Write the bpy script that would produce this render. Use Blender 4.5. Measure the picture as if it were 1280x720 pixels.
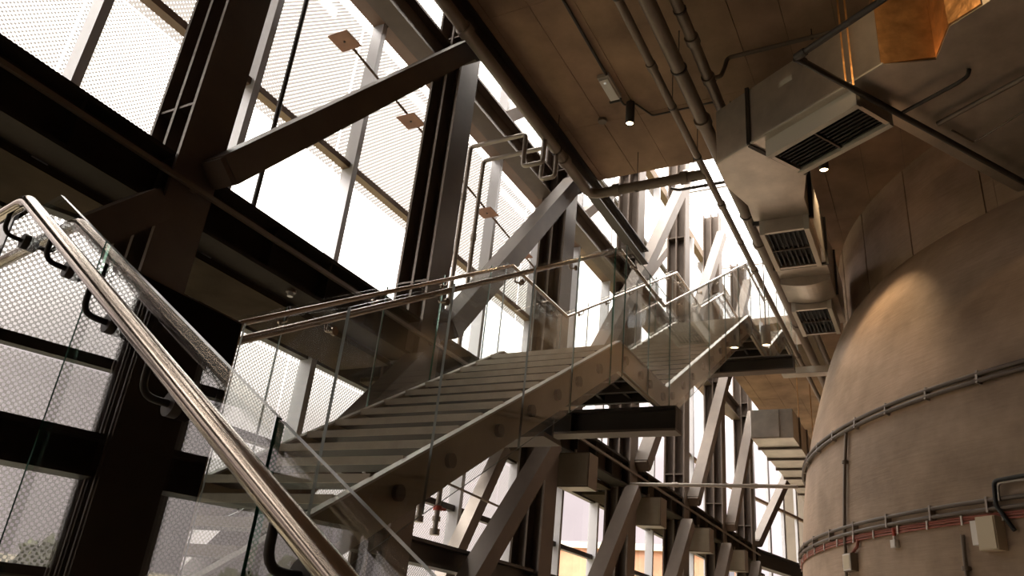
import bpy, math, random
import numpy as np
from mathutils import Vector

random.seed(7)
for o in list(bpy.data.objects):
    bpy.data.objects.remove(o)
SC = bpy.context.scene
COL = SC.collection

# ------------------------------------------------------------------ camera
# world axes: +X runs along the glazed wall, +Y points out through it, +Z up; the camera is the origin (eye)
CX = np.array([1207 - 640, 861 - 360, 0.0]); CZ = np.array([865 - 640, -1770 - 360, 0.0])
FPX = math.sqrt(-(CX[0] * CZ[0] + CX[1] * CZ[1]))
CX[2] = CZ[2] = FPX
CX /= np.linalg.norm(CX); CZ /= np.linalg.norm(CZ)
CY = np.cross(CZ, CX)
M = np.array([CX, CY, CZ])           # world = M @ (right, down, forward)

def ray(px, py): return M @ np.array([px - 640, py - 360, FPX])
def onY(px, py, c): d = ray(px, py); return d * (c / d[1])
def onX(px, py, c): d = ray(px, py); return d * (c / d[0])
def onZ(px, py, c): d = ray(px, py); return d * (c / d[2])

cam_d = bpy.data.cameras.new('camera'); cam = bpy.data.objects.new('camera', cam_d); COL.objects.link(cam)
cam_d.sensor_width = 36; cam_d.sensor_fit = 'HORIZONTAL'; cam_d.lens = FPX / 1280 * 36
cam_d.clip_start = 0.02; cam_d.clip_end = 500
from mathutils import Matrix
R = Matrix(((M[0][0], -M[0][1], -M[0][2]), (M[1][0], -M[1][1], -M[1][2]), (M[2][0], -M[2][1], -M[2][2])))
cam.matrix_world = R.to_4x4()
SC.camera = cam

# ------------------------------------------------------------------ sky, sun, exposure
SC.view_settings.view_transform = 'Standard'
SC.view_settings.look = 'None'
SC.view_settings.gamma = 1
SC.view_settings.exposure = 0.2
SKY = 11.0
wd = bpy.data.worlds.new('sky'); SC.world = wd; wd.use_nodes = True
wt = wd.node_tree; wt.nodes.clear()
tc = wt.nodes.new('ShaderNodeTexCoord'); sp = wt.nodes.new('ShaderNodeSeparateXYZ')
wt.links.new(tc.outputs['Generated'], sp.inputs[0])
rp = wt.nodes.new('ShaderNodeValToRGB')
rp.color_ramp.elements[0].position = 0.0; rp.color_ramp.elements[0].color = (0.088, 0.072, 0.073, 1)
rp.color_ramp.elements[1].position = 0.80; rp.color_ramp.elements[1].color = (1.25, 1.17, 1.08, 1)
e = rp.color_ramp.elements.new(0.22); e.color = (0.118, 0.100, 0.101, 1)
e = rp.color_ramp.elements.new(0.45); e.color = (0.52, 0.48, 0.45, 1)
wt.links.new(sp.outputs['Z'], rp.inputs[0])
cn = wt.nodes.new('ShaderNodeTexNoise'); cn.inputs['Scale'].default_value = 3.2; cn.inputs['Detail'].default_value = 4
wt.links.new(tc.outputs['Generated'], cn.inputs['Vector'])
cr = wt.nodes.new('ShaderNodeMapRange'); cr.inputs['From Min'].default_value = .3; cr.inputs['From Max'].default_value = .7
cr.inputs['To Min'].default_value = .72; cr.inputs['To Max'].default_value = 1.1
wt.links.new(cn.outputs['Fac'], cr.inputs['Value'])
mx = wt.nodes.new('ShaderNodeMixRGB'); mx.blend_type = 'MULTIPLY'; mx.inputs[0].default_value = 1
wt.links.new(rp.outputs[0], mx.inputs[1]); wt.links.new(cr.outputs[0], mx.inputs[2])
bg = wt.nodes.new('ShaderNodeBackground'); bg.inputs['Strength'].default_value = SKY
wt.links.new(mx.outputs[0], bg.inputs['Color'])
ow = wt.nodes.new('ShaderNodeOutputWorld'); wt.links.new(bg.outputs[0], ow.inputs[0])
try:
    SC.cycles.max_bounces = 12; SC.cycles.transparent_max_bounces = 24
    SC.cycles.diffuse_bounces = 5; SC.cycles.glossy_bounces = 5
    SC.cycles.sample_clamp_indirect = 6; SC.cycles.use_denoising = True
    SC.cycles.caustics_reflective = False
except Exception:
    pass

# ------------------------------------------------------------------ materials
MAT = {}
def new_mat(name):
    m = bpy.data.materials.new(name); m.use_nodes = True; MAT[name] = m
    return m, m.node_tree, m.node_tree.nodes['Principled BSDF']

def pmat(name, col, rough=.6, metal=0.0, var=.0, scale=3.0, bump=0.0, bscale=None, stretch=(1, 1, 1), col2=None, spec=.5):
    m, t, b = new_mat(name)
    b.inputs['Roughness'].default_value = rough; b.inputs['Metallic'].default_value = metal
    b.inputs['Base Color'].default_value = (*col, 1); b.inputs['Specular IOR Level'].default_value = spec
    if var or bump or col2:
        g = t.nodes.new('ShaderNodeNewGeometry'); mp = t.nodes.new('ShaderNodeMapping')
        mp.inputs['Scale'].default_value = stretch
        t.links.new(g.outputs['Position'], mp.inputs['Vector'])
        n = t.nodes.new('ShaderNodeTexNoise'); n.inputs['Scale'].default_value = scale
        n.inputs['Detail'].default_value = 6; n.inputs['Roughness'].default_value = .6
        t.links.new(mp.outputs[0], n.inputs['Vector'])
        r = t.nodes.new('ShaderNodeValToRGB')
        c2 = col2 or col
        r.color_ramp.elements[0].position = .3; r.color_ramp.elements[1].position = .7
        r.color_ramp.elements[0].color = (*[c * (1 - var) for c in col], 1)
        r.color_ramp.elements[1].color = (*[min(1, c * (1 + var)) for c in c2], 1)
        t.links.new(n.outputs['Fac'], r.inputs[0]); t.links.new(r.outputs[0], b.inputs['Base Color'])
        if bump:
            n2 = t.nodes.new('ShaderNodeTexNoise'); n2.inputs['Scale'].default_value = bscale or scale * 6
            n2.inputs['Detail'].default_value = 5
            t.links.new(mp.outputs[0], n2.inputs['Vector'])
            bp = t.nodes.new('ShaderNodeBump'); bp.inputs['Strength'].default_value = bump; bp.inputs['Distance'].default_value = .02
            t.links.new(n2.outputs['Fac'], bp.inputs['Height']); t.links.new(bp.outputs[0], b.inputs['Normal'])
    return m

pmat('steel_paint', (.132, .098, .075), .48, .25, .14, 2.5, .04, 40)
pmat('steel_dark', (.050, .040, .033), .5, .2, .15, 2.5)
pmat('steel_brown', (.20, .125, .080), .5, .15, .15, 2)
pmat('alu', (.50, .49, .50), .42, .35, .05, 2)
pmat('stainless', (.43, .355, .295), .17, 1.0, .06, 4)
pmat('galv', (.58, .52, .45), .38, .85, .18, 2.6, .03, 20)
pmat('copper_sheet', (.50, .27, .11), .32, .85, .35, 4.5, .35, 7)
pmat('ceil_conc', (.275, .172, .110), .8, 0, .26, .9, .12, 9, (1, 1, 1), (.38, .245, .158))
pmat('slab_conc', (.22, .16, .11), .85, 0, .15, 1.0)
pmat('wall_conc', (.26, .215, .17), .85, 0, .15, .8, .1, 6)
pmat('floor_conc', (.34, .28, .22), .55, 0, .12, .9)
pmat('tread', (.44, .375, .295), .5, .25, .14, 5, .05, 60)
pmat('stringer', (.335, .285, .215), .38, .45, .12, 3, .03, 30)
pmat('pipe_paint', (.20, .155, .120), .42, .35, .12, 3)
pmat('conduit_dark', (.105, .078, .062), .5, .2, .1, 3)
pmat('girder_paint', (.045, .035, .027), .85, 0, .2, 2, spec=.12)
pmat('pipe_grey', (.34, .29, .25), .40, .5, .10, 3)
pmat('black_panel', (.006, .005, .005), .5, 0, 0, spec=.15)
pmat('black', (.012, .011, .010), .6)
pmat('grille_dark', (.030, .027, .025), .5, .2)
pmat('white_metal', (.62, .57, .50), .45, .1)
pmat('rust_plate', (.50, .27, .19), .7, .0, .15, 6)
pmat('red', (.42, .07, .045), .5)
pmat('red_cable', (.30, .085, .055), .55)
pmat('beige_box', (.60, .50, .36), .5)
pmat('white_plastic', (.75, .70, .66), .45)
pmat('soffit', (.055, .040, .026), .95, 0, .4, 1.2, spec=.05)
pmat('brick_red', (.50, .26, .16), .8, 0, .3, .35)
pmat('pale_render', (.62, .56, .46), .85, 0, .1, .2)
pmat('window_far', (.10, .11, .13), .15)
pmat('leaf', (.085, .088, .045), .9, 0, .4, .8)
pmat('bark', (.09, .065, .045), .9)
pmat('grass', (.16, .15, .09), .9, 0, .3, .1)

# drum concrete: board marks, stains, day joints
m, t, b = new_mat('drum_conc')
b.inputs['Roughness'].default_value = .72
g = t.nodes.new('ShaderNodeNewGeometry')
n1 = t.nodes.new('ShaderNodeTexNoise'); n1.inputs['Scale'].default_value = .55; n1.inputs['Detail'].default_value = 7; n1.inputs['Roughness'].default_value = .62
t.links.new(g.outputs['Position'], n1.inputs['Vector'])
r1 = t.nodes.new('ShaderNodeValToRGB'); els = r1.color_ramp.elements
els[0].position = .33; els[0].color = (.235, .160, .105, 1); els[1].position = .68; els[1].color = (.52, .365, .265, 1)
e = els.new(.5); e.color = (.385, .272, .190, 1)
t.links.new(n1.outputs['Fac'], r1.inputs[0])
mp = t.nodes.new('ShaderNodeMapping'); mp.inputs['Scale'].default_value = (1, 1, 9)
t.links.new(g.outputs['Position'], mp.inputs['Vector'])
n2 = t.nodes.new('ShaderNodeTexNoise'); n2.inputs['Scale'].default_value = 3.0; n2.inputs['Detail'].default_value = 5
t.links.new(mp.outputs[0], n2.inputs['Vector'])
mr = t.nodes.new('ShaderNodeMapRange'); mr.inputs['To Min'].default_value = .86; mr.inputs['To Max'].default_value = 1.15
t.links.new(n2.outputs['Fac'], mr.inputs['Value'])
mm = t.nodes.new('ShaderNodeMixRGB'); mm.blend_type = 'MULTIPLY'; mm.inputs[0].default_value = 1
t.links.new(r1.outputs[0], mm.inputs[1]); t.links.new(mr.outputs[0], mm.inputs[2])
t.links.new(mm.outputs[0], b.inputs['Base Color'])
bp = t.nodes.new('ShaderNodeBump'); bp.inputs['Strength'].default_value = .25; bp.inputs['Distance'].default_value = .02
t.links.new(n2.outputs['Fac'], bp.inputs['Height']); t.links.new(bp.outputs[0], b.inputs['Normal'])

def glass_mat(name, tint, f0=.04, rough=.0, boost=1.0):
    m = bpy.data.materials.new(name); m.use_nodes = True; MAT[name] = m
    t = m.node_tree; t.nodes.clear()
    out = t.nodes.new('ShaderNodeOutputMaterial'); mix = t.nodes.new('ShaderNodeMixShader')
    tr = t.nodes.new('ShaderNodeBsdfTransparent'); tr.inputs[0].default_value = (*tint, 1)
    gl = t.nodes.new('ShaderNodeBsdfGlossy'); gl.inputs['Roughness'].default_value = rough
    lw = t.nodes.new('ShaderNodeLayerWeight'); lw.inputs['Blend'].default_value = .5
    pw = t.nodes.new('ShaderNodeMath'); pw.operation = 'POWER'; pw.inputs[1].default_value = 5
    t.links.new(lw.outputs['Facing'], pw.inputs[0])
    ma = t.nodes.new('ShaderNodeMath'); ma.operation = 'MULTIPLY_ADD'; ma.inputs[1].default_value = (1 - f0) * boost; ma.inputs[2].default_value = f0
    ma.use_clamp = True
    t.links.new(pw.outputs[0], ma.inputs[0]); t.links.new(ma.outputs[0], mix.inputs[0])
    t.links.new(tr.outputs[0], mix.inputs[1]); t.links.new(gl.outputs[0], mix.inputs[2]); t.links.new(mix.outputs[0], out.inputs[0])
glass_mat('glass', (.978, .988, .982))
glass_mat('glass_coated', (.97, .985, .975), .12, 0, 2.6)
glass_mat('pane_glass', (.96, .97, .97))
pmat('glass_edge', (.035, .12, .075), .15, 0)
pmat('glass_rim', (.40, .42, .40), .2, .2)
b_ = MAT['glass_edge'].node_tree.nodes['Principled BSDF']; b_.inputs['Transmission Weight'].default_value = .35

# perforated metal sunscreen: round holes in staggered rows, translucent sheet imitates glare
def screen_mat(name, pitch, thr, col):
    m = bpy.data.materials.new(name); m.use_nodes = True; MAT[name] = m
    t = m.node_tree; t.nodes.clear()
    out = t.nodes.new('ShaderNodeOutputMaterial'); mix = t.nodes.new('ShaderNodeMixShader')
    tr = t.nodes.new('ShaderNodeBsdfTransparent')
    df = t.nodes.new('ShaderNodeBsdfTranslucent'); df.inputs[0].default_value = (*col, 1)
    g = t.nodes.new('ShaderNodeNewGeometry'); s = t.nodes.new('ShaderNodeSeparateXYZ')
    t.links.new(g.outputs['Position'], s.inputs[0])
    def wave(expr_sock, k):
        a = t.nodes.new('ShaderNodeMath'); a.operation = 'MULTIPLY'; a.inputs[1].default_value = k
        t.links.new(expr_sock, a.inputs[0])
        b = t.nodes.new('ShaderNodeMath'); b.operation = 'COSINE'; t.links.new(a.outputs[0], b.inputs[0]); return b.outputs[0]
    ad = t.nodes.new('ShaderNodeMath'); ad.operation = 'ADD'; t.links.new(s.outputs['X'], ad.inputs[0]); t.links.new(s.outputs['Z'], ad.inputs[1])
    sb = t.nodes.new('ShaderNodeMath'); sb.operation = 'SUBTRACT'; t.links.new(s.outputs['X'], sb.inputs[0]); t.links.new(s.outputs['Z'], sb.inputs[1])
    k = 2 * math.pi / pitch
    w1 = wave(ad.outputs[0], k); w2 = wave(sb.outputs[0], k)
    su = t.nodes.new('ShaderNodeMath'); su.operation = 'ADD'; t.links.new(w1, su.inputs[0]); t.links.new(w2, su.inputs[1])
    gt = t.nodes.new('ShaderNodeMath'); gt.operation = 'LESS_THAN'; gt.inputs[1].default_value = thr
    t.links.new(su.outputs[0], gt.inputs[0])
    t.links.new(gt.outputs[0], mix.inputs[0])
    t.links.new(tr.outputs[0], mix.inputs[1]); t.links.new(df.outputs[0], mix.inputs[2]); t.links.new(mix.outputs[0], out.inputs[0])
screen_mat('screen', .052, .15, (.19, .18, .175))
screen_mat('screen_dense', .066, 1.5, (.23, .22, .217))

def emit_mat(name, col, s):
    m = bpy.data.materials.new(name); m.use_nodes = True; MAT[name] = m
    t = m.node_tree; t.nodes.clear()
    out = t.nodes.new('ShaderNodeOutputMaterial'); e = t.nodes.new('ShaderNodeEmission')
    e.inputs[0].default_value = (*col, 1); e.inputs[1].default_value = s; t.links.new(e.outputs[0], out.inputs[0])
emit_mat('lamp_glow', (1.0, .74, .42), 12)
emit_mat('sign_glow', (.95, .9, .75), .35)

# ------------------------------------------------------------------ builders
V = lambda p: np.array(p, float)
def origin(o):
    p = np.zeros(3)
    while o is not None:
        p = p + np.array(o.location); o = o.parent
    return p

class MB:
    def __init__(s): s.v = []; s.f = []; s.sm = []; s.mi = []
    def add(s, vs, fs, smooth=False, mi=0):
        n = len(s.v); s.v += [tuple(map(float, p)) for p in vs]
        for f in fs: s.f.append(tuple(i + n for i in f)); s.sm.append(smooth); s.mi.append(mi)
        return s
    def box(s, a, b, mi=0):
        x0, y0, z0 = [min(p, q) for p, q in zip(a, b)]; x1, y1, z1 = [max(p, q) for p, q in zip(a, b)]
        return s.add([(x0,y0,z0),(x1,y0,z0),(x1,y1,z0),(x0,y1,z0),(x0,y0,z1),(x1,y0,z1),(x1,y1,z1),(x0,y1,z1)],
              [(0,3,2,1),(4,5,6,7),(0,1,5,4),(1,2,6,5),(2,3,7,6),(3,0,4,7)], mi=mi)
    def bar(s, p0, p1, w, h, up=(0, 0, 1), mi=0):
        p0, p1 = V(p0), V(p1); d = p1 - p0; d /= np.linalg.norm(d)
        side = np.cross(d, V(up)); side /= np.linalg.norm(side); u = np.cross(side, d)
        vs = []
        for p in (p0, p1):
            for a, b in ((-1, -1), (1, -1), (1, 1), (-1, 1)): vs.append(p + side * a * w / 2 + u * b * h / 2)
        return s.add(vs, [(0,1,2,3),(7,6,5,4),(0,4,5,1),(1,5,6,2),(2,6,7,3),(3,7,4,0)], mi=mi)
    def prism(s, poly, vec, mi=0, mi_side=None):
        n = len(poly); P = [V(p) for p in poly]; vec = V(vec)
        vs = P + [p + vec for p in P]
        s.add(vs, [tuple(range(n))[::-1], tuple(range(n, 2 * n))], mi=mi)
        s.add(vs, [(i, (i + 1) % n, (i + 1) % n + n, i + n) for i in range(n)], mi=mi if mi_side is None else mi_side)
        return s
    def tube(s, path, r, seg=10, cap=True, mi=0):
        P = [V(p) for p in path]; n = len(P)
        T = []
        for i in range(n):
            a = P[max(i - 1, 0)]; c = P[min(i + 1, n - 1)]; d = c - a; T.append(d / np.linalg.norm(d))
        ref = V((0, 0, 1)) if abs(T[0][2]) < .9 else V((1, 0, 0))
        nrm = np.cross(T[0], ref); nrm /= np.linalg.norm(nrm)
        vs = []
        for i in range(n):
            nrm = nrm - T[i] * (nrm @ T[i]); nrm /= np.linalg.norm(nrm); bn = np.cross(T[i], nrm)
            sc = 1.0
            if 0 < i < n - 1:
                d1 = P[i] - P[i - 1]; d1 /= np.linalg.norm(d1); c = d1 @ T[i]; sc = 1 / max(.6, c)
            for k in range(seg):
                a = 2 * math.pi * k / seg
                vs.append(P[i] + (nrm * math.cos(a) + bn * math.sin(a)) * r)
        fs = [(i*seg+k, i*seg+(k+1) % seg, (i+1)*seg+(k+1) % seg, (i+1)*seg+k) for i in range(n-1) for k in range(seg)]
        s.add(vs, fs, True, mi)
        if cap: s.add(vs, [tuple(range(seg))[::-1], tuple(range((n-1)*seg, n*seg))], False, mi)
        return s
    def cyl(s, p0, p1, r, seg=14, mi=0): return s.tube([p0, p1], r, seg, True, mi)
    def build(s, name, mat, parent=None, loc=None):
        me = bpy.data.meshes.new(name)
        if parent is not None: L = origin(parent)
        elif loc is not None: L = V(loc)
        else:
            a = np.array(s.v); L = np.array([(a[:,0].min()+a[:,0].max())/2, (a[:,1].min()+a[:,1].max())/2, a[:,2].min()])
        me.from_pydata([tuple(np.array(v) - L) for v in s.v], [], s.f)
        mats = mat if isinstance(mat, (list, tuple)) else [mat]
        for q in mats: me.materials.append(MAT[q])
        me.polygons.foreach_set('use_smooth', s.sm); me.polygons.foreach_set('material_index', s.mi)
        me.update()
        o = bpy.data.objects.new(name, me); COL.objects.link(o)
        if parent is not None: o.parent = parent
        else: o.location = L
        return o

def fillet(pts, rad, n=5):
    P = [V(p) for p in pts]; out = [P[0]]
    for i in range(1, len(P) - 1):
        a, b, c = P[i-1], P[i], P[i+1]
        d1 = a - b; l1 = np.linalg.norm(d1); d1 /= l1; d2 = c - b; l2 = np.linalg.norm(d2); d2 /= l2
        r = min(rad, l1 * .49, l2 * .49)
        for k in range(n + 1):
            u = k / n
            out.append((1-u)**2 * (b + d1*r) + 2*u*(1-u) * b + u*u * (b + d2*r))
    out.append(P[-1]); return out

def tag(o, label=None, cat=None, group=None, kind=None):
    if label: o['label'] = label
    if cat: o['category'] = cat
    if group: o['group'] = group
    if kind: o['kind'] = kind
    return o
def thing(name, loc, label, cat, group=None, kind=None):
    o = bpy.data.objects.new(name, None); COL.objects.link(o); o.location = loc; o.empty_display_size = .2
    return tag(o, label, cat, group, kind)
def part(mb, name, mat, parent): return mb.build(name, mat, parent)
def share(src, parent, dloc):
    c = src.copy(); COL.objects.link(c); c.parent = parent; c.location = Vector(src.location) + Vector(tuple(dloc)); return c
def copy_tree(o, parent=None):
    c = o.copy(); COL.objects.link(c)
    if parent is not None: c.parent = parent
    for ch in list(o.children): copy_tree(ch, c)
    return c
ORD = ['first', 'second', 'third', 'fourth', 'fifth', 'sixth', 'seventh', 'eighth', 'ninth', 'tenth', 'eleventh', 'twelfth',
       'thirteenth', 'fourteenth', 'fifteenth', 'sixteenth', 'seventeenth', 'eighteenth', 'nineteenth', 'twentieth',
       'twenty-first', 'twenty-second', 'twenty-third', 'twenty-fourth', 'twenty-fifth']

YC, YM = 5.30, 6.68            # front of the steel columns, plane of the glazing
ZF, ZC, ZR = -3.3, 7.70, 13.2  # hall floor, concrete ceiling, roof
XCOL = [3.59 + 3.7 * n for n in range(-3, 7)]
X_END = XCOL[-1] + .6

# ------------------------------------------------------------------ room shell
f = MB().box((-11, -21, ZF - .3), (41, YM + .3, ZF)).build('floor', 'floor_conc'); tag(f, 'grey concrete hall floor below the stairs', 'floor', kind='structure')
f = MB().box((-11.3, -21, ZF), (-11, YM + .3, ZR)).build('wall_back', 'wall_conc'); tag(f, 'bare concrete wall behind the lower stair flight', 'wall', kind='structure')
f = MB().box((-11, -21.3, ZF), (41, -21, ZR)).build('wall_right', 'wall_conc'); tag(f, 'bare concrete wall beyond the round drum', 'wall', kind='structure')
f = MB().box((41, -21, ZF), (41.3, YM + .3, ZR)).build('wall_end', 'wall_conc'); tag(f, 'bare concrete wall at the far end of hall', 'wall', kind='structure')
mb = MB()
for x0, x1, y0, y1 in ((-11.3, 9.5, -21.3, YM + .3), (31.5, 41.3, -21.3, YM + .3), (9.5, 31.5, -21.3, 1.5), (9.5, 31.5, YM - .1, YM + .3)): mb.box((x0, y0, ZR), (x1, y1, ZR + .3))
f = mb.build('roof', 'slab_conc'); tag(f, 'flat concrete roof slab with an added skylight over the stairs', 'roof', kind='structure')
sky_r = thing('window_40', (20, 4, ZR + .1), 'long added skylight brightening the top of the stairs', 'window', kind='structure')  # skylight added to brighten the columns above the ceiling opening
for k in range(4):
    x = 9.5 + 5.5 * k
    part(MB().box((x, 1.5, ZR + .08), (x + .08, YM - .1, ZR + .22)), 'glazing_bar', 'alu', sky_r)
    part(MB().add([(x + .08, 1.5, ZR + .15), (x + 5.5, 1.5, ZR + .15), (x + 5.5, YM - .1, ZR + .15), (x + .08, YM - .1, ZR + .15)], [(0, 1, 2, 3)]), 'pane', 'pane_glass', sky_r)

ceil = thing('ceiling', (5, 2, ZC), 'brown board-marked concrete ceiling with an opening over the stairs', 'ceiling', kind='structure')
OPX0, OPX1, OPY = 11.0, 20.0, 2.72
mb = MB()
for x0, x1, y0, y1 in ((-11, OPX0, -21, 5.0), (OPX0, OPX1, -21, OPY), (OPX1, 41, -21, 5.0)):
    mb.box((x0, y0, ZC + .03), (x1, y1, ZC + .42))
part(mb, 'slab', 'slab_conc', ceil)
panel_src = None
xj = [-4.07 + 2.7 * i for i in range(6)] + [OPX0] + [OPX0 + 2.7 * (i + 1) for i in range(9)]
for j in range(12):
    y1 = 4.98 if j == 0 else 4.70 - .6 * (j - 1); y0 = 4.70 - .6 * j
    for i in range(len(xj) - 1):
        x0, x1 = xj[i], xj[i + 1]
        if y1 > OPY + .1 and x1 > OPX0 + .1 and x0 < OPX1 - .2: continue
        if y1 < -.5 and (x0 > 14 or x1 < 4): continue
        if x1 - x0 > .3:
            dz = random.uniform(-.004, .004)
            part(MB().box((x0 + .0035, y0 + .0035, ZC + dz), (x1 - .0035, y1 - .0035, ZC + .029)), 'formwork_panel', 'ceil_conc', ceil)
# edge beams around the opening
eb = thing('edge_beam', (1, 4.95, 7.36), 'long dark steel edge beam along the ceiling above the sprinkler main', 'beam')
part(MB().box((-11, 4.80, 7.36), (OPX0 + 2.8, 4.98, 7.39)), 'bottom_flange', 'steel_dark', eb)
part(MB().box((-11, 4.80, 7.655), (OPX0 + 2.8, 4.98, 7.685)), 'top_flange', 'steel_dark', eb)
part(MB().box((-11, 4.88, 7.39), (OPX0 + 2.8, 4.90, 7.655)), 'web', 'steel_dark', eb)

# ------------------------------------------------------------------ glazed wall
k0, k1 = -7, 12
zs = [ZF, .12, 1.75, 2.90, 3.50, 5.66, 8.25, 10.7, ZR]
mesh_cache = {}
def cached(key, fn, name, mat, parent, delta):
    if key not in mesh_cache:
        mesh_cache[key] = None
    src = mesh_cache[key]
    if src is None:
        mesh_cache[key] = (fn().build(name, mat, parent), origin(parent)); return mesh_cache[key][0]
    o = src[0].copy(); COL.objects.link(o); o.parent = parent; return o
for k in range(k0, k1 + 1):
    x = 2.97 + 1.85 * k
    root = thing('window_%d' % (k - k0 + 1), (x, YM, ZF), 'tall glazed bay of the facade, %s from the back wall' % ORD[k - k0], 'window', 'glazed facade bays', 'structure')
    cached('mul', lambda: MB().box((x - .045, YM - .17, ZF), (x + .045, YM + .03, ZR)), 'mullion', 'alu', root, 0)
    for i in range(len(zs) - 1):
        z0, z1 = zs[i], zs[i + 1]
        if i == 3: cached('span', lambda: MB().box((x + .045, YM - .03, z0 + .03), (x + 1.805, YM + .01, z1 - .03)), 'spandrel_panel', 'steel_dark', root, 0)
        else: cached('pane%d' % i, lambda: MB().add([(x + .045, YM, z0 + .03), (x + 1.805, YM, z0 + .03), (x + 1.805, YM, z1 - .03), (x + .045, YM, z1 - .03)], [(0, 1, 2, 3)]), 'pane', 'pane_glass', root, 0)
        th = .10 if i == 6 else .045
        cached('tr%d' % i, lambda: MB().box((x + .045, YM - (.3 if i == 6 else .10), z0 - th), (x + 1.805, YM + .02, z0 + th)), 'transom', 'steel_brown' if i in (5, 6) else 'steel_dark', root, 0)
        if i < 7 and k < 6 and not (i == 4 and k > 0):
            cached('sc%d' % i, lambda: MB().add([(x, YM + .25, z0 + .02), (x + 1.83, YM + .25, z0 + .02), (x + 1.83, YM + .25, z1), (x, YM + .25, z1)], [(0, 1, 2, 3)]), 'perforated_screen', 'screen_dense' if i == 5 else 'screen', root, 0)
XG = 2.97 + 1.85 * (k1 + 1)
# the glazing turns inward past the last column
BAZ = math.radians(-11)
bd = np.array([math.cos(BAZ), math.sin(BAZ), 0]); bn_ = np.array([-bd[1], bd[0], 0])
for q in range(4):
    p = np.array([XG, YM, ZF]) + bd * 2.9 * q
    root = thing('window_%d' % (k1 - k0 + 2 + q), tuple(p), 'wide glazed bay on the angled end of facade, %s from the corner' % ORD[q], 'window', 'angled facade bays', 'structure')
    part(MB().bar(p, p + np.array([0, 0, ZR - ZF]), .12, .18, up=bd), 'mullion', 'alu', root)
    part(MB().bar(p + bd * 1.45, p + bd * 1.45 + np.array([0, 0, ZR - ZF]), .10, .16, up=bd), 'mullion', 'alu', root)
    for i in range(len(zs) - 1):
        z0, z1 = zs[i] - ZF, zs[i + 1] - ZF
        part(MB().bar(p + (0, 0, z0), p + bd * 2.9 + (0, 0, z0), .12, .1), 'transom', 'steel_brown', root)
        for h in (0, 1):
            a = p + bd * 1.45 * h; c = p + bd * 1.45 * (h + 1)
            part(MB().add([a + (0, 0, z0 + .04), c + (0, 0, z0 + .04), c + (0, 0, z1 - .04), a + (0, 0, z1 - .04)], [(0, 1, 2, 3)]), 'pane', 'pane_glass', root)

# ------------------------------------------------------------------ steel columns
FLY = (0.0, .235, .47)
def h_column(x, label):
    r = thing('steel_column', (x, YC, ZF), label, 'column', 'facade columns')
    for d in FLY:
        part(MB().box((x - .215, YC + d, ZF), (x + .215, YC + d + .035, ZR)), 'flange', 'steel_paint', r)
    for a, c in ((0, 1), (1, 2)):
        part(MB().box((x - .012, YC + FLY[a] + .035, ZF), (x + .012, YC + FLY[c], ZR)), 'web', 'steel_paint', r)
    for z in (.95, 2.96, 3.44, 3.98, 7.5, 7.95, 10.4):
        for sx in (-1, 1):
            part(MB().box((x + sx * .012, YC + .035, z - .012), (x + sx * .2, YC + FLY[2], z + .012)), 'stiffener', 'steel_paint', r)
    return r
c0 = None
def colname(n):
    # ordinal of column n counted from the black landing panel
    return ORD[n - 3] if n >= 3 else None
for n, x in enumerate(XCOL):
    lab = ('dark steel column in the facade row, %s one past the black landing panel' % ORD[n - 3]) if n >= 3 else \
          ('dark steel column in the facade row, %s one behind the black landing panel' % ORD[2 - n])
    if c0 is None: c0 = h_column(x, lab)
    else:
        c = copy_tree(c0); c.location = (x, YC, ZF); c['label'] = lab

def bayname(n):
    return 'before the %s column' % ORD[n + 1 - 3] if n >= 2 else 'well behind the landing panel (bay %s)' % ORD[2 - n]
def past(n):
    return ('past the %s column from the black panel' % ORD[n - 3]) if n >= 3 else ('in the %s bay behind the black panel' % ORD[2 - n])

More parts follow.
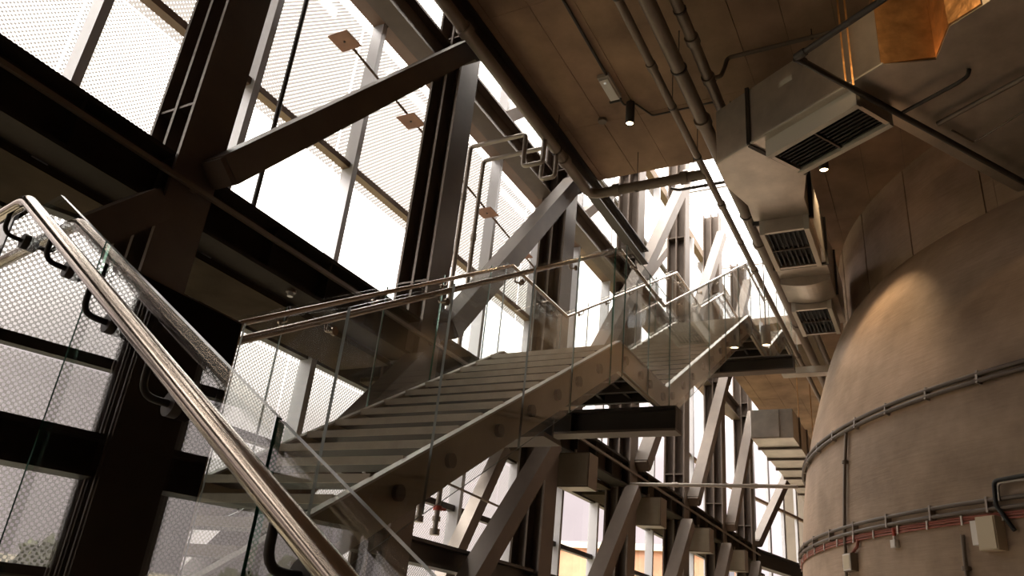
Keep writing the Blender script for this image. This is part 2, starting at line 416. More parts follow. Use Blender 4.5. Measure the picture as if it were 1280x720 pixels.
# girders between the columns: lower floor girder, ceiling-level beam, low tie
def girder(x0, x1, y, z0, z1, fw, mat, name, label, group, stiff=True, box=False):
    r = thing(name, ((x0 + x1) / 2, y, z0), label, 'beam', group)
    part(MB().box((x0, y - fw / 2, z1 - .04), (x1, y + fw / 2, z1)), 'top_flange', mat, r)
    part(MB().box((x0, y - fw / 2, z0), (x1, y + fw / 2, z0 + .04)), 'bottom_flange', mat, r)
    part(MB().box((x0, y - .015, z0 + .04), (x1, y + .015, z1 - .04)), 'web', mat, r)
    if stiff:
        for k in range(1, 4):
            xs = x0 + (x1 - x0) * k / 4
            part(MB().box((xs - .01, y - fw / 2 + .02, z0 + .04), (xs + .01, y - .015, z1 - .04)), 'stiffener', mat, r)
    return r
for n in range(len(XCOL)):
    x0 = XCOL[n] + .22 if n >= 0 else 0; x1 = (XCOL[n + 1] - .22) if n + 1 < len(XCOL) else XCOL[n] + 1.0
    gg = girder(x0, x1, YC + .2, 2.93, 3.445, .34, 'girder_paint', 'floor_girder', 'dark steel girder below the windows ' + past(n), 'facade floor girders')
    girder(x0, x1, YC + .42, 7.38, 7.87, .30, 'steel_paint', 'ceiling_girder', 'steel girder at ceiling level ' + past(n), 'facade ceiling girders', False)
    girder(x0, x1, YC + .2, .70, .98, .28, 'steel_dark', 'tie_beam', 'low steel tie beam of the facade ' + past(n), 'facade tie beams', False)
    for a_, c_ in ((.25, 1.85), (1.87, 3.47)):
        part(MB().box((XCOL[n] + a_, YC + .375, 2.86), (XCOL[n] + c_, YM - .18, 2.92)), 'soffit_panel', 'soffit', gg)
    part(MB().box((XCOL[n] - .2, YC + .375, 3.36), (XCOL[n] + 3.48, YM - .18, 3.42)), 'ledge_panel', 'steel_dark', gg)
    if n in (1, 2, 3, 4):
        d = thing('soffit_sensor', (XCOL[n] + 1.45, YC + .3, 2.93), 'small round sensor under the girder ' + past(n), 'sensor', 'soffit sensors')
        part(MB().cyl((XCOL[n] + 1.45, YC + .12, 2.90), (XCOL[n] + 1.45, YC + .12, 2.93), .05), 'base', 'steel_paint', d)
        part(MB().tube([(XCOL[n] + 1.45, YC + .12, 2.86), (XCOL[n] + 1.45, YC + .12, 2.88), (XCOL[n] + 1.45, YC + .12, 2.90)], .03), 'dome', 'alu', d)

# diagonal braces: box sections with a cap plate at each end
def brace(p0, p1, w, h, mat, name, label, group):
    r = thing(name, tuple(p0), label, 'brace', group)
    p0, p1 = V(p0), V(p1); d = (p1 - p0) / np.linalg.norm(p1 - p0)
    part(MB().bar(p0, p1, w, h, up=(0, 0, 1)), 'tube', mat, r)
    part(MB().bar(p0 - d * .05, p0 + d * .02, w * .9, h * .9), 'end_plate', mat, r)
    part(MB().bar(p1 - d * .02, p1 + d * .05, w * .9, h * .9), 'end_plate', mat, r)
    return r
YB = YC - .137
for n in range(len(XCOL) - 1):
    a, c = XCOL[n], XCOL[n + 1]
    brace((a + .12, YB, 3.42), (c - .30, YB, 7.52), .268, .268, 'steel_paint', 'diagonal_brace', 'box-section diagonal brace of the upper windows ' + past(n), 'upper diagonal braces')
    brace((a + .10, YB, -.80), (c - .38, YB, 2.80), .268, .25, 'steel_paint', 'diagonal_brace', 'box-section diagonal brace of the lower windows ' + past(n), 'lower diagonal braces')
    if n >= 3:
        brace((a - .30, YB, 7.43), (c - .35, YB, 12.3), .26, .26, 'steel_paint', 'diagonal_brace', 'pale diagonal brace above ceiling level ' + past(n), 'top diagonal braces')
        brace((a - 1.2, YM - .45, 8.6), (c - 1.0, YM - .45, 12.4), .22, .22, 'steel_paint', 'outer_brace', 'thin outer brace above ceiling level ' + past(n), 'outer braces')
for n in (4,):
    a = XCOL[n]
    brace((a + 1.66, YM - .42, -.6), (a + 3.76, YM - .42, 2.84), .2, .2, 'pipe_grey', 'outer_brace', 'pale outer brace by the lower glass ' + past(n), 'outer braces')
pa = np.array([XCOL[-1] + .45, YC - .0, 3.45]); pb = pa + bd * 4.2 + (0, 0, 4.0)
brace(pa + (0, 0, .1), pb, .26, .26, 'steel_paint', 'diagonal_brace', 'box-section diagonal brace in front of the angled end windows', None)
# girder on the angled end
r = thing('floor_girder', tuple(pa), 'dark steel girder below the angled end windows', 'beam')
q0 = np.array([XCOL[-1] + 1.0, YC + .2, 0]); q1 = q0 + bd * 9
part(MB().bar(q0 + (0, 0, 3.425), q1 + (0, 0, 3.425), .34, .04), 'top_flange', 'steel_dark', r)
part(MB().bar(q0 + (0, 0, 2.95), q1 + (0, 0, 2.95), .34, .04), 'bottom_flange', 'steel_dark', r)
part(MB().bar(q0 + (0, 0, 3.19), q1 + (0, 0, 3.19), .03, .44), 'web', 'steel_dark', r)

# slim rail running in front of the columns along the girder
o = thing('girder_rail', (-8, YC - .04, 3.2), 'slim brown rail running along the girder in front of the columns', 'rail')
part(MB().box((-9, YC - .07, 3.185), (X_END, YC - .03, 3.225)), 'rail_bar', 'pipe_paint', o)
for x in XCOL: part(MB().box((x - .03, YC - .03, 3.18), (x + .03, YC, 3.23)), 'clip', 'pipe_paint', o)
# cabinets hanging under the girder on the columns
for n in range(5, 9):
    x = XCOL[n] + .62
    r = thing('hanging_cabinet', (x, YC - .1, 2.3), 'hanging beige steel cabinet beside the %s column from the black landing panel' % ORD[n - 3], 'cabinet', 'hanging cabinets')
    part(MB().box((x - .16, YC - .42, 2.31), (x + .20, YC + .12, 2.86)), 'body', 'pipe_paint', r)
    part(MB().box((x - .185, YC - .40, 2.33), (x - .16, YC + .10, 2.84)), 'door', 'stringer', r)
    part(MB().cyl((x, YC - .1, 2.86), (x, YC - .1, 2.95), .02), 'hanger', 'pipe_paint', r)

# ------------------------------------------------------------------ rod with square anchor plates
rod0 = V((5.3, 5.885, 6.6)); rod1 = V((12.2, 6.47, 6.6))
r = thing('tension_rod', tuple(rod0), 'thin dark rod with rust-coloured square plates behind the upper braces', 'rod')
part(MB().cyl(rod0, rod1, .018), 'rod', 'steel_brown', r)
for px, py in ((427, 50), (509, 150), (607, 264), (650, 317)):
    p = onZ(px, py, 6.6); tt = (p[0] - rod0[0]) / (rod1[0] - rod0[0]); c = rod0 + (rod1 - rod0) * tt
    pl = part(MB().box(c + (-.15, -.15, -.045), c + (.15, .15, -.03)), 'anchor_plate', 'rust_plate', r)
    part(MB().cyl(c + (0, 0, -.055), c + (0, 0, .02), .014), 'bolt', 'steel_dark', pl)

# hanging cable in the first upper bay
a = onY(383, 0, 6.1); b2 = onY(317, 258, 6.1)
o = thing('cable', (a[0], 6.1, 3.5), 'thin dark hanging cable before the upper window', 'cable')
part(MB().cyl((a[0], 6.1, 7.4), (b2[0], 6.1, 3.45), .028), 'cord', 'steel_dark', o)
part(MB().cyl((a[0], 6.1, 7.38), (a[0], 6.1, 7.5), .035), 'end_fitting', 'steel_dark', o)

# ------------------------------------------------------------------ main stair (three flights along the facade)
YR, YL = 2.88, 4.31
XB = [2.45, 7.36, 9.00, 14.10, 15.95, 18.05, 19.80]
SL = .604
ZN = [0.05]
for i in range(1, 7):
    ZN.append(ZN[-1] + (XB[i] - XB[i-1]) * SL if i % 2 else ZN[-1])   # floor level at each break (flight, landing, flight ...)
def zfloor(x):
    if x <= XB[0]: return ZN[0]
    for i in range(6):
        if x <= XB[i+1]: return ZN[i] + (x - XB[i]) / (XB[i+1] - XB[i]) * (ZN[i+1] - ZN[i])
    return ZN[6]
dz0 = 3.0 - ZN[1]
ZN = [z + dz0 for z in ZN]
RH = 1.155        # handrail above the pitch line
NAMES = ['lower', None, 'middle', None, 'top']

def bracket(rail_p, glass_y):
    """small cranked arm from the underside of the handrail to a disc on the glass"""
    x, y, z = rail_p; s = 1 if glass_y > y else -1
    mb = MB().tube(fillet([(x, y, z - .015), (x, y, z - .075), (x, glass_y - s * .012, z - .075)], .03, 4), .008, 8)
    mb.cyl((x, glass_y - s * .022, z - .075), (x, glass_y - s * .005, z - .075), .026, 14)
    return mb

def glass_panel(xa, xb, y, bot, top, parent):
    pts = [(xa, y - .006, zfloor(xa) + bot), (xb, y - .006, zfloor(xb) + bot), (xb, y - .006, zfloor(xb) + top), (xa, y - .006, zfloor(xa) + top)]
    mb = MB(); q = [V(p) for p in pts]; q2 = [p + (0, .012, 0) for p in q]
    mb.add(q, [(0, 1, 2, 3)], mi=0); mb.add(q2, [(3, 2, 1, 0)], mi=0)
    vs = q + q2
    for i in range(4): mb.add(vs, [(i, (i+1) % 4, (i+1) % 4 + 4, i + 4)], mi=1 if i % 2 else 2)
    return part(mb, 'glass_panel', ['glass', 'glass_edge' if random.random() < .3 else 'glass_rim', 'glass_rim'], parent)

def build_flight(i, nm):
    x0, x1, z0, z1 = XB[i], XB[i+1], ZN[i], ZN[i+1]
    root = thing('stair_flight', ((x0 + x1) / 2, (YR + YL) / 2, z0), {
        'lower': 'lower open-riser steel stair flight with glass balustrades, rising from the black landing panel',
        'middle': 'middle open-riser steel stair flight with glass balustrades between the two upper landings',
        'top': 'topmost steel stair flight with glass balustrades, passing up through the ceiling opening'}[nm], 'stairs')
    for y in (YR, YL):
        lo, hi = -.30, .03
        mb = MB(); t = .022 if y == YR else .022
        mb.prism([(x0, y - t, z0 + lo), (x1, y - t, z1 + lo), (x1, y - t, z1 + hi), (x0, y - t, z0 + hi)], (0, 2 * t, 0))
        part(mb, 'stringer', 'stringer', root)
        mb = MB().bar((x0, y, z0 + hi + .008), (x1, y, z1 + hi + .008), .062, .016)
        part(mb, 'stringer_highlight', 'white_metal', root)  # pale strip paints the highlight along the stringer's top edge
    n = max(3, round((z1 - z0) / .173)); rise = (z1 - z0) / n; go = (x1 - x0) / n
    src = None
    for k in range(n):
        xa = x0 + go * k; z = z0 + rise * (k + 1) - rise * .5 - .03
        if src is None:
            mb = MB().box((xa, YR + .024, z - .020), (xa + .262, YL - .024, z + .012))
            mb.box((xa, YR + .024, z - .040), (xa + .010, YL - .024, z - .020))
            src = part(mb, 'tread', 'tread', root)
            under_shade = part(MB().box((xa + .012, YR + .03, z - .030), (xa + .260, YL - .03, z - .020)), 'tread_shade', 'black', src)  # black sheet paints the shade on the underside of each tread
        else:
            c = share(src, root, (go * k, 0, rise * k)); share(under_shade, c, (0, 0, 0))
    # glass panels, discs, handrails
    joints = {0: [2.38, 3.07, 4.06, 5.22, 6.10, 7.02, 7.36], 2: [9.0, 9.9, 10.95, 12.0, 13.05, 14.1], 4: [15.95, 17.0, 18.05]}[i]
    for y, gy in ((YR, YR - .062), (YL, YL + .062)):
        for a, c in zip(joints[:-1], joints[1:]):
            g = glass_panel(a + .006, c - .006, gy, -.36, 1.21, root)
            if c - a > .5:
                for fx in (.24, .76):
                    x = a + (c - a) * fx; z = zfl(x) - .13
                    s = 1 if gy > y else -1
                    part(MB().cyl((x, y + s * .02, z), (x, gy - s * .007, z), .05, 18), 'glass_fixing', 'steel_paint', root)
        ry = y + (.02 if y == YR else -.02)
        h = part(MB().tube([(x0 - (.0 if i else .05), ry, z0 + RH - (0 if i else .05 * SL)), (x1, ry, z1 + RH)], .0225, 14), 'handrail', 'stainless', root)
        for k in range(int((x1 - x0) / 1.02)):
            x = x0 + .55 + 1.02 * k
            bracket((x, ry, zfl(x) + RH), gy).build('bracket', 'stainless', h)
    return root
def zfl(x): return zfloor(x)
def build_landing(i, label):
    x0, x1, z = XB[i], XB[i+1], ZN[i]
    root = thing('stair_landing', ((x0 + x1) / 2, (YR + YL) / 2, z - .3), label, 'landing')
    part(MB().box((x0, YR + .022, z - .06), (x1, YL - .022, z)), 'deck_plate', 'tread', root)
    for y in (YR, YL):
        part(MB().box((x0, y - .022, z - .30), (x1, y + .022, z + .03)), 'edge_plate', 'stringer', root)
        part(MB().box((x0, y - .031, z + .03), (x1, y + .031, z + .046)), 'edge_highlight', 'white_metal', root)  # same painted highlight, carried along the landing edge
    for k in range(4):
        x = x0 + (x1 - x0) * (k + .5) / 4
        part(MB().box((x - .03, YR + .022, z - .2), (x + .03, YL - .022, z - .06)), 'joist', 'steel_dark', root)
    for k in range(3):
        y = YR + (YL - YR) * (k + 1) / 4
        part(MB().box((x0, y - .02, z - .16), (x1, y + .02, z - .061)), 'rib', 'steel_dark', root)
    for y, gy in ((YR, YR - .062), (YL, YL + .062)):
        mid = (x0 + x1) / 2
        for a, c in ((x0, mid), (mid, x1)):
            glass_panel(a + .006, c - .006, gy, -.30, 1.21, root)
            for fx in (.2, .8):
                x = a + (c - a) * fx; s = 1 if gy > y else -1
                part(MB().cyl((x, y + s * .02, z - .13), (x, gy - s * .007, z - .13), .05, 18), 'glass_fixing', 'steel_paint', root)
        ry = y + (.02 if y == YR else -.02)
        h = part(MB().tube([(x0, ry, z + RH), (x1, ry, z + RH)], .0225, 14), 'handrail', 'stainless', root)
        for x in (x0 + .35, x1 - .35): bracket((x, ry, z + RH), gy).build('bracket', 'stainless', h)
    return root
for i, nm in ((0, 'lower'), (2, 'middle'), (4, 'top')): build_flight(i, nm)
build_landing(1, 'first steel stair landing with glass balustrades, between the lower and middle flights')
build_landing(3, 'second steel stair landing with glass balustrades, between the middle and top flights')
build_landing(5, 'topmost steel stair landing with glass balustrades, beyond the top flight')
# cross beams carrying the landings
def cross_beam(x, z, y0, y1, label, fw=.26, h=.30):
    r = thing('cross_beam', (x, (y0 + y1) / 2, z - h), label, 'beam')
    part(MB().box((x - fw / 2, y0, z - .03), (x + fw / 2, y1, z)), 'top_flange', 'steel_dark', r)
    part(MB().box((x - fw / 2, y0, z - h), (x + fw / 2, y1, z - h + .03)), 'bottom_flange', 'steel_paint', r)
    part(MB().box((x - .015, y0, z - h + .03), (x + .015, y1, z - .03)), 'web', 'steel_dark', r)
    for y in (y0 + .01, (y0 + y1) / 2, y1 - .01): part(MB().box((x - fw / 2 + .01, y - .008, z - h + .03), (x + fw / 2 - .01, y + .008, z - .03)), 'stiffener', 'steel_dark', r)
cross_beam(8.75, ZN[1] - .31, 2.62, 5.3, 'dark steel cross beam under the first stair landing')
cross_beam(15.6, ZN[3] - .31, 2.3, 5.3, 'dark steel cross beam under the second stair landing')
r = thing('outrigger_beam', (6.3, 4.8, ZN[1] - 1.0), 'dark steel outrigger beam under the lower flight beside the third column', 'beam')
part(MB().box((5.9, 2.95, 1.62), (6.25, 4.98, 1.66)), 'bottom_flange', 'steel_paint', r)
part(MB().box((6.06, 2.95, 1.66), (6.09, 4.98, 1.84)), 'web', 'steel_dark', r)

# ------------------------------------------------------------------ first landing, black panel, near flight
AL = math.radians(80)
U = V((math.cos(AL), math.sin(AL), 0)); NN = V((math.sin(AL), -math.cos(AL), 0))
w_ = ray(35, 250); PC = w_ * (1.1 / w_[2]); SN = .594
Z0 = ZN[0]
root = thing('entry_landing', (1.0, 3.4, Z0 - .3), 'entry landing deck where the guarded stair meets the lower flight', 'landing')
part(MB().box((-.45, 2.46, Z0 - .06), (XB[0], YL + .04, Z0)), 'deck_plate', 'tread', root)
part(MB().box((-.45, YL, Z0 - .3), (XB[0], YL + .044, Z0 + .03)), 'edge_plate', 'stringer', root)
part(MB().box((1.3, YR - .022, Z0 - .3), (XB[0], YR + .022, Z0 - .07)), 'edge_plate', 'stringer', root)
for k in range(4): part(MB().box((-.3 + k * .7, 2.5, Z0 - .2), (-.24 + k * .7, YL, Z0 - .06)), 'joist', 'steel_dark', root)
r = thing('landing_panel', (1.85, YR - .06, -.5), 'black solid guard panel at the edge of the entry landing', 'panel')
part(MB().box((1.27, YR - .085, -.50), (2.350, YR - .055, 1.222)), 'board', 'black_panel', r)
part(MB().box((2.350, YR - .087, -.50), (2.356, YR - .053, 1.222)), 'edge_trim', 'beige_box', r)
part(MB().box((1.27, YR - .087, 1.222), (2.356, YR - .053, 1.228)), 'top_trim', 'steel_paint', r)

root = thing('stair_flight', tuple(PC - U * 2.6 - NN * .7 + V((0, 0, -2.9))), 'stair flight with brushed steel handrail and glass guard, climbing up to the entry landing', 'stairs')
def zn(t): return PC[2] + SN * t if t < 0 else PC[2]       # handrail centre height along the flight
GO = NN * .08
def near_panel(ta, tb):
    A = PC + U * ta + GO; B = PC + U * tb + GO
    lo = -1.25
    q = [V((A[0], A[1], zn(ta) + lo)), V((B[0], B[1], zn(tb) + lo)), V((B[0], B[1], zn(tb) + .062)), V((A[0], A[1], zn(ta) + .062))]
    if ta < 0 < tb:
        C_ = PC + GO; q = q[:3] + [V((C_[0], C_[1], zn(0) + .062))] + q[3:]; q.insert(1, V((C_[0], C_[1], zn(0) + lo)))
    q2 = [p + NN * .012 for p in q]; n = len(q)
    mb = MB(); mb.add(q, [tuple(range(n))], mi=0); mb.add(q2, [tuple(range(n))[::-1]], mi=0)
    for i in range(n):
        a, c = q[i], q[(i+1) % n]
        mb.add(q + q2, [(i, (i+1) % n, (i+1) % n + n, i + n)], mi=1 if math.hypot(*(a - c)[:2]) < .01 else 2)
    part(mb, 'glass_panel', ['glass_coated', 'glass_edge', 'glass_rim'], root)
for ta, tb in ((-3.45, -2.44), (-2.43, -1.46), (-1.45, -.50), (-.49, .36)): near_panel(ta, tb)
rail = [PC - U * 4.6 + V((0, 0, -SN * 4.6)), PC, PC + U * .75]
h = part(MB().tube(fillet(rail, .05, 5), .0212, 24), 'handrail', 'stainless', root)
for tt in (-3.2, -2.3, -1.62, -1.12, -.72, -.34, .12):
    c = PC + U * tt; c[2] = zn(tt); g = c + GO
    mb = MB().tube(fillet([c + (0, 0, -.015), c + (0, 0, -.085), V((g[0], g[1], c[2] - .085)) - NN * .01], .035, 5), .0075, 10)
    e_ = V((g[0], g[1], c[2] - .085)); mb.cyl(e_ - NN * .022, e_ - NN * .002, .025, 16)
    mb.build('bracket', 'steel_dark', h)
nt = 17
for k in range(nt):
    tt = -.02 - .29 * k; z = zn(-.29 * (k + 1)) - 1.06
    c = PC + U * tt
    A = c - NN * .02; B = c - NN * 1.40; Cc = B - U * .28; D = A - U * .28
    part(MB().prism([(A[0], A[1], z), (B[0], B[1], z), (Cc[0], Cc[1], z), (D[0], D[1], z)], (0, 0, .045)), 'tread', 'tread', root)
for off in (.0, -1.42):
    A = PC + NN * off; B = A - U * 5.0
    mb = MB().prism([(A[0], A[1], PC[2] - 1.36), (B[0], B[1], PC[2] - 1.36 - SN * 5.0), (B[0], B[1], PC[2] - 1.03 - SN * 5.0), (A[0], A[1], PC[2] - 1.03)], tuple(NN * .02))
    part(mb, 'stringer', 'stringer', root)

# ------------------------------------------------------------------ pipes
def pipe(name, path, r, mat, label, fil=.12, couplings=(), hangers=(), cat='pipe', hz=ZC, group=None):
    P = [V(p) for p in path]
    root = thing(name, tuple(P[0]), label, cat, group)
    part(MB().tube(fillet(P, fil, 5) if len(P) > 2 else P, r, 14), 'tube', mat, root)
    for a, d in couplings:
        a = V(a); d = V(d); part(MB().cyl(a - d * .06, a + d * .06, r * 1.28, 14), 'coupling', mat, root)
    for a in hangers:
        a = V(a)
        part(MB().cyl(a, (a[0], a[1], hz), .006, 6), 'hanger', 'steel_dark', root)
        part(MB().cyl(a - V((.015, 0, 0)), a + V((.015, 0, 0)), r * 1.15, 14), 'hanger_ring', 'steel_dark', root)
    return root
XD = (1, 0, 0); YD = (0, 1, 0)
pipe('sprinkler_main', [(-10, 4.68, 7.02), (10.40, 4.68, 7.02), (10.40, 2.72, 7.02)], .085, 'pipe_paint',
     'large brown pipe following the ceiling edge, then crossing below the ceiling opening', .2,
     [((6.2, 4.68, 7.02), XD), ((9.3, 4.68, 7.02), XD), ((10.40, 4.2, 7.02), YD), ((10.40, 3.05, 7.02), YD)],
     [(5.0, 4.68, 7.02), (9.0, 4.68, 7.02), (10.40, 3.85, 7.02), (10.40, 2.9, 7.02)])
pipe('ceiling_pipe', [(-10, 2.70, 7.02), (34, 2.70, 7.02)], .053, 'pipe_paint', 'slim brown pipe along the edge of the ceiling opening', .1,
     [((x, 2.70, 7.02), XD) for x in (7.7, 11.4, 14.0, 19.0)], [(x, 2.70, 7.02) for x in (6.4, 8.6, 9.9, 12.8)])
pipe('ceiling_pipe', [(-10, 2.40, 7.05), (34, 2.40, 7.05)], .096, 'pipe_paint', 'thick brown ceiling pipe, middle one of the three beside the silver duct', .1,
     [((x, 2.40, 7.05), XD) for x in (9.1, 13.0, 17)], [(x, 2.40, 7.05) for x in (7.9, 11.9)])
pipe('ceiling_pipe', [(-10, 2.12, 7.15), (34, 2.12, 7.15)], .072, 'pipe_paint', 'brown ceiling pipe nearest the silver duct, with a thin branch', .1,
     [((x, 2.12, 7.15), XD) for x in (7.55, 8.35, 12.2)], [(x, 2.12, 7.15) for x in (7.0, 9.6)])
a = onZ(886, 93, 7.5); c = onZ(1022, 47, 7.5)
pipe('branch_pipe', [(8.36, 2.12, 7.15), (8.36, 1.96, 7.15), (8.5, 1.94, 7.40), (8.5, 1.9, 7.56), (8.5, .55, 7.56), (8.5, -1.2, 7.56)], .03, 'pipe_paint', 'thin branch pipe crossing the ceiling above the silver duct', .06, hangers=[(8.5, .8, 7.56)])
pipe('branch_pipe', [(11.3, 3.55, 7.46), (11.3, 3.42, 7.40), (11.3, 2.2, 7.40)], .026, 'steel_dark', 'thin branch pipe with a turned-down end at the ceiling opening', .05, hangers=[(11.3, 3.15, 7.40), (11.3, 2.95, 7.40)])
a = onZ(1280, 228, 5.88); c = onZ(995, 72, 5.88); d = onZ(1095, 5, 5.88)
u2 = (a - c) / np.linalg.norm(a - c); u3 = (d - c) / np.linalg.norm(d - c)
pipe('duct_pipe', [c + u3 * 3.0, c, a + u2 * .2], .035, 'steel_dark', 'dark pipe turning a square corner under the wide silver duct', .06,
     [(c + u2 * .06, u2), (c + u3 * .06, u3)])
a = onZ(1128, 141, 5.9); c = onZ(1197, 104, 5.9)
pipe('drain_pipe', [a, c, c + V((-.06, -.1, .02)), c + V((-.07, -.12, .095))], .022, 'steel_dark', 'short bent drain pipe under the wide silver duct', .05)
a = onZ(1172, 155, 5.93); c = onZ(1280, 97, 5.93)
pipe('conduit', [a, a + (c - a) * 1.8], .03, 'pipe_paint', 'straight grey conduit under the wide silver duct', .05)
a = onZ(1190, 163, 5.93); c = onZ(1218, 178, 5.93); d = onZ(1280, 139, 5.93)
pipe('conduit', [a, c, c + (d - c) * 1.6], .012, 'pipe_paint', 'thin angled conduit under the wide silver duct', .03)
pipe('conduit', [(5.2, 3.60, 7.66), (8.95, 3.62, 7.66), (8.95, 3.80, 7.66)], .022, 'steel_dark', 'dark conduit on the ceiling leading to the emergency light', .03, cat='pipe')
pipe('conduit', [(8.85, 3.64, 7.67), (9.1, 3.62, 7.67), (9.12, 3.45, 7.67), (9.5, 3.3, 7.67), (9.5, 2.3, 7.67)], .014, 'steel_dark', 'thin dark conduit on the ceiling past the pendant lamp', .04)
pipe('wall_strut_pipe', [(14.5, 2.2, 2.94), (14.5, 5.3, 2.98)], .035, 'pipe_grey', 'level grey pipe from the concrete drum to the facade column', .1,
     [((14.5, 2.95, 2.95), YD), ((14.5, 4.4, 2.97), YD)], cat='pipe')
pipe('wall_strut_pipe', [(12.6, 4.4, .9), (12.7, 5.3, .85)], .02, 'pipe_grey', 'short grey pipe low on the facade column', .1)

# two vertical sprinkler drops with valves beside the second column
for k in range(2):
    y = 6.02; x = 8.60 + .42 * k; yj = 5.02 - .1 * k
    root = pipe('sprinkler_drop', [(x, y, 1.36 - .1 * k), (x, y, 7.13), (x, yj, 7.13), (x, yj, 6.54), (x, 4.68, 6.54), (x, 4.68, 6.94)], .036, 'pipe_grey',
         ['grey vertical sprinkler pipe with red valve beside the steel column', 'second grey vertical sprinkler pipe with red valve, past its twin'][k], .07,
         [((x, y, 6.2 - .5 * k), (0, 0, 1)), ((x, y, 4.4 - .3 * k), (0, 0, 1))])
    part(MB().cyl((x, y, 1.60 - .1 * k), (x, y, 1.66 - .1 * k), .062, 12), 'valve_collar', 'red', root)
    part(MB().cyl((x, y, 1.46 - .1 * k), (x, y, 1.52 - .1 * k), .056, 12), 'valve_body', 'pipe_grey', root)
    part(MB().cyl((x, y, 1.28 - .1 * k), (x, y, 1.36 - .1 * k), .068, 12), 'end_cap', 'pipe_grey', root)
    part(MB().cyl((x + .03, y - .02, 1.63 - .1 * k), (x + .12, y - .05, 1.63 - .1 * k), .02, 8), 'lever', 'red', root)
    if k: part(MB().cyl((x, y, 1.9), (x + 1.6, y - .3, 1.75), .018, 8), 'stay', 'pipe_grey', root)

# ------------------------------------------------------------------ ventilation duct
duct = thing('air_duct', (9, 1.5, 6.0), 'silver sheet-metal air duct turning from the drum wall to run along the ceiling', 'duct')
ZD, ZT = 6.0, 6.86
def P2(px, py, z=ZD): p = onZ(px, py, z); return V((p[0], p[1], z))
def hang(name, pts, mat, parent, z0=ZD, z1=ZT):
    return part(MB().prism([(p[0], p[1], z0) for p in pts], (0, 0, z1 - z0)), name, mat, parent)
A1, A2, A3, A4, A5, A6 = P2(896, 206), P2(1057, 110), P2(1105, 81), P2(1170, 75), P2(1187, 33), P2(1228, 7)
A1b = P2(937, 181); B0 = P2(1008, 216); B1 = P2(1005, 247); B2 = P2(1012, 270); L2 = P2(942, 277); L3 = P2(935, 257); L4 = P2(910, 235)
hang('elbow', [A1, A1b, B0, B1, B2, L2, L3, L4], 'galv', duct)
BQ = P2(1114, 154); BR = P2(1272, 240)
hang('section', [A1b, A2, BQ, B0], 'galv', duct)
hang('section', [A2, A3, A4, BR, BQ], 'galv', duct, ZD + .0, ZT)
ext = A6 + (A6 - A5) * 4
BX = BR + V((-.9, -2.6, 0))
hang('plenum', [A4, A5, A6, ext, BX, BR], 'galv', duct)
# copper-toned wrapped box over the duct shoulder
sh = V((0, 0, 0))
o_ = (A3 - A2); o_ /= np.linalg.norm(o_); pn = V((-.853, .522, 0))
hang('wrapped_box', [A3 + pn * .02 - o_ * .02, A4 + V((-.02, -.01, 0)) + pn * .02, A4 + V((.35, .1, 0)), A3 + V((.35, .1, 0))], 'copper_sheet', duct, ZD + .015, ZT + .25)
hang('wrapped_box', [A5 + pn * .02, A6 + pn * .02, A6 + V((.25, -.1, 0)), A5 + V((.3, .02, 0)), A4 + V((.1, .0, 0)), A4 + pn * .012], 'copper_sheet', duct, ZD + .015, ZT + .2)
for q, (p0, p1) in enumerate(((A1, A2), (A2, A3))):
    part(MB().bar(p0 + V((0, 0, .012)) + pn * .012, p1 + V((0, 0, .012)) + pn * .012, .024, .024), 'bottom_seam', 'white_metal', duct)
part(MB().bar(A1b + pn * .015, A1b + pn * .015 + V((0, 0, ZT - ZD + .03)), .05, .03, up=(1, 0, 0)), 'joint_flange', 'steel_dark', duct)
part(MB().bar(A1b + V((0, 0, -.012)), B0 + V((0, 0, -.012)), .05, .03), 'joint_flange', 'steel_dark', duct)
mid = A2 + (A3 - A2) * .06
for off in (0, .09): part(MB().bar(mid + o_ * off + pn * .03 + V((0, 0, -.05)), mid + o_ * off + pn * .03 + V((0, 0, ZC - ZD)), .02, .012, up=(1, 0, 0)), 'hanger_strap', 'copper_sheet', duct)
lab = A1b + (A2 - A1b) * .36 + V((0, 0, .62)); part(MB().bar(lab + pn * .004, lab + pn * .004 - pn * 0 + (A2 - A1b) / np.linalg.norm(A2 - A1b) * .2, .004, .08), 'label_plate', 'white_metal', duct)
# straight run along X
y0, y1 = 1.19, 1.98
xs = [B2[0], 12.0, 13.2, 14.6]
for a, c in zip(xs[:-1], xs[1:]):
    part(MB().box((a, y0, ZD), (c, y1, ZT - .06)), 'section', 'galv', duct)
    part(MB().box((a - .02, y0 - .035, ZD - .035), (a + .02, y1 + .035, ZT - .03)), 'joint_flange', 'steel_dark', duct)
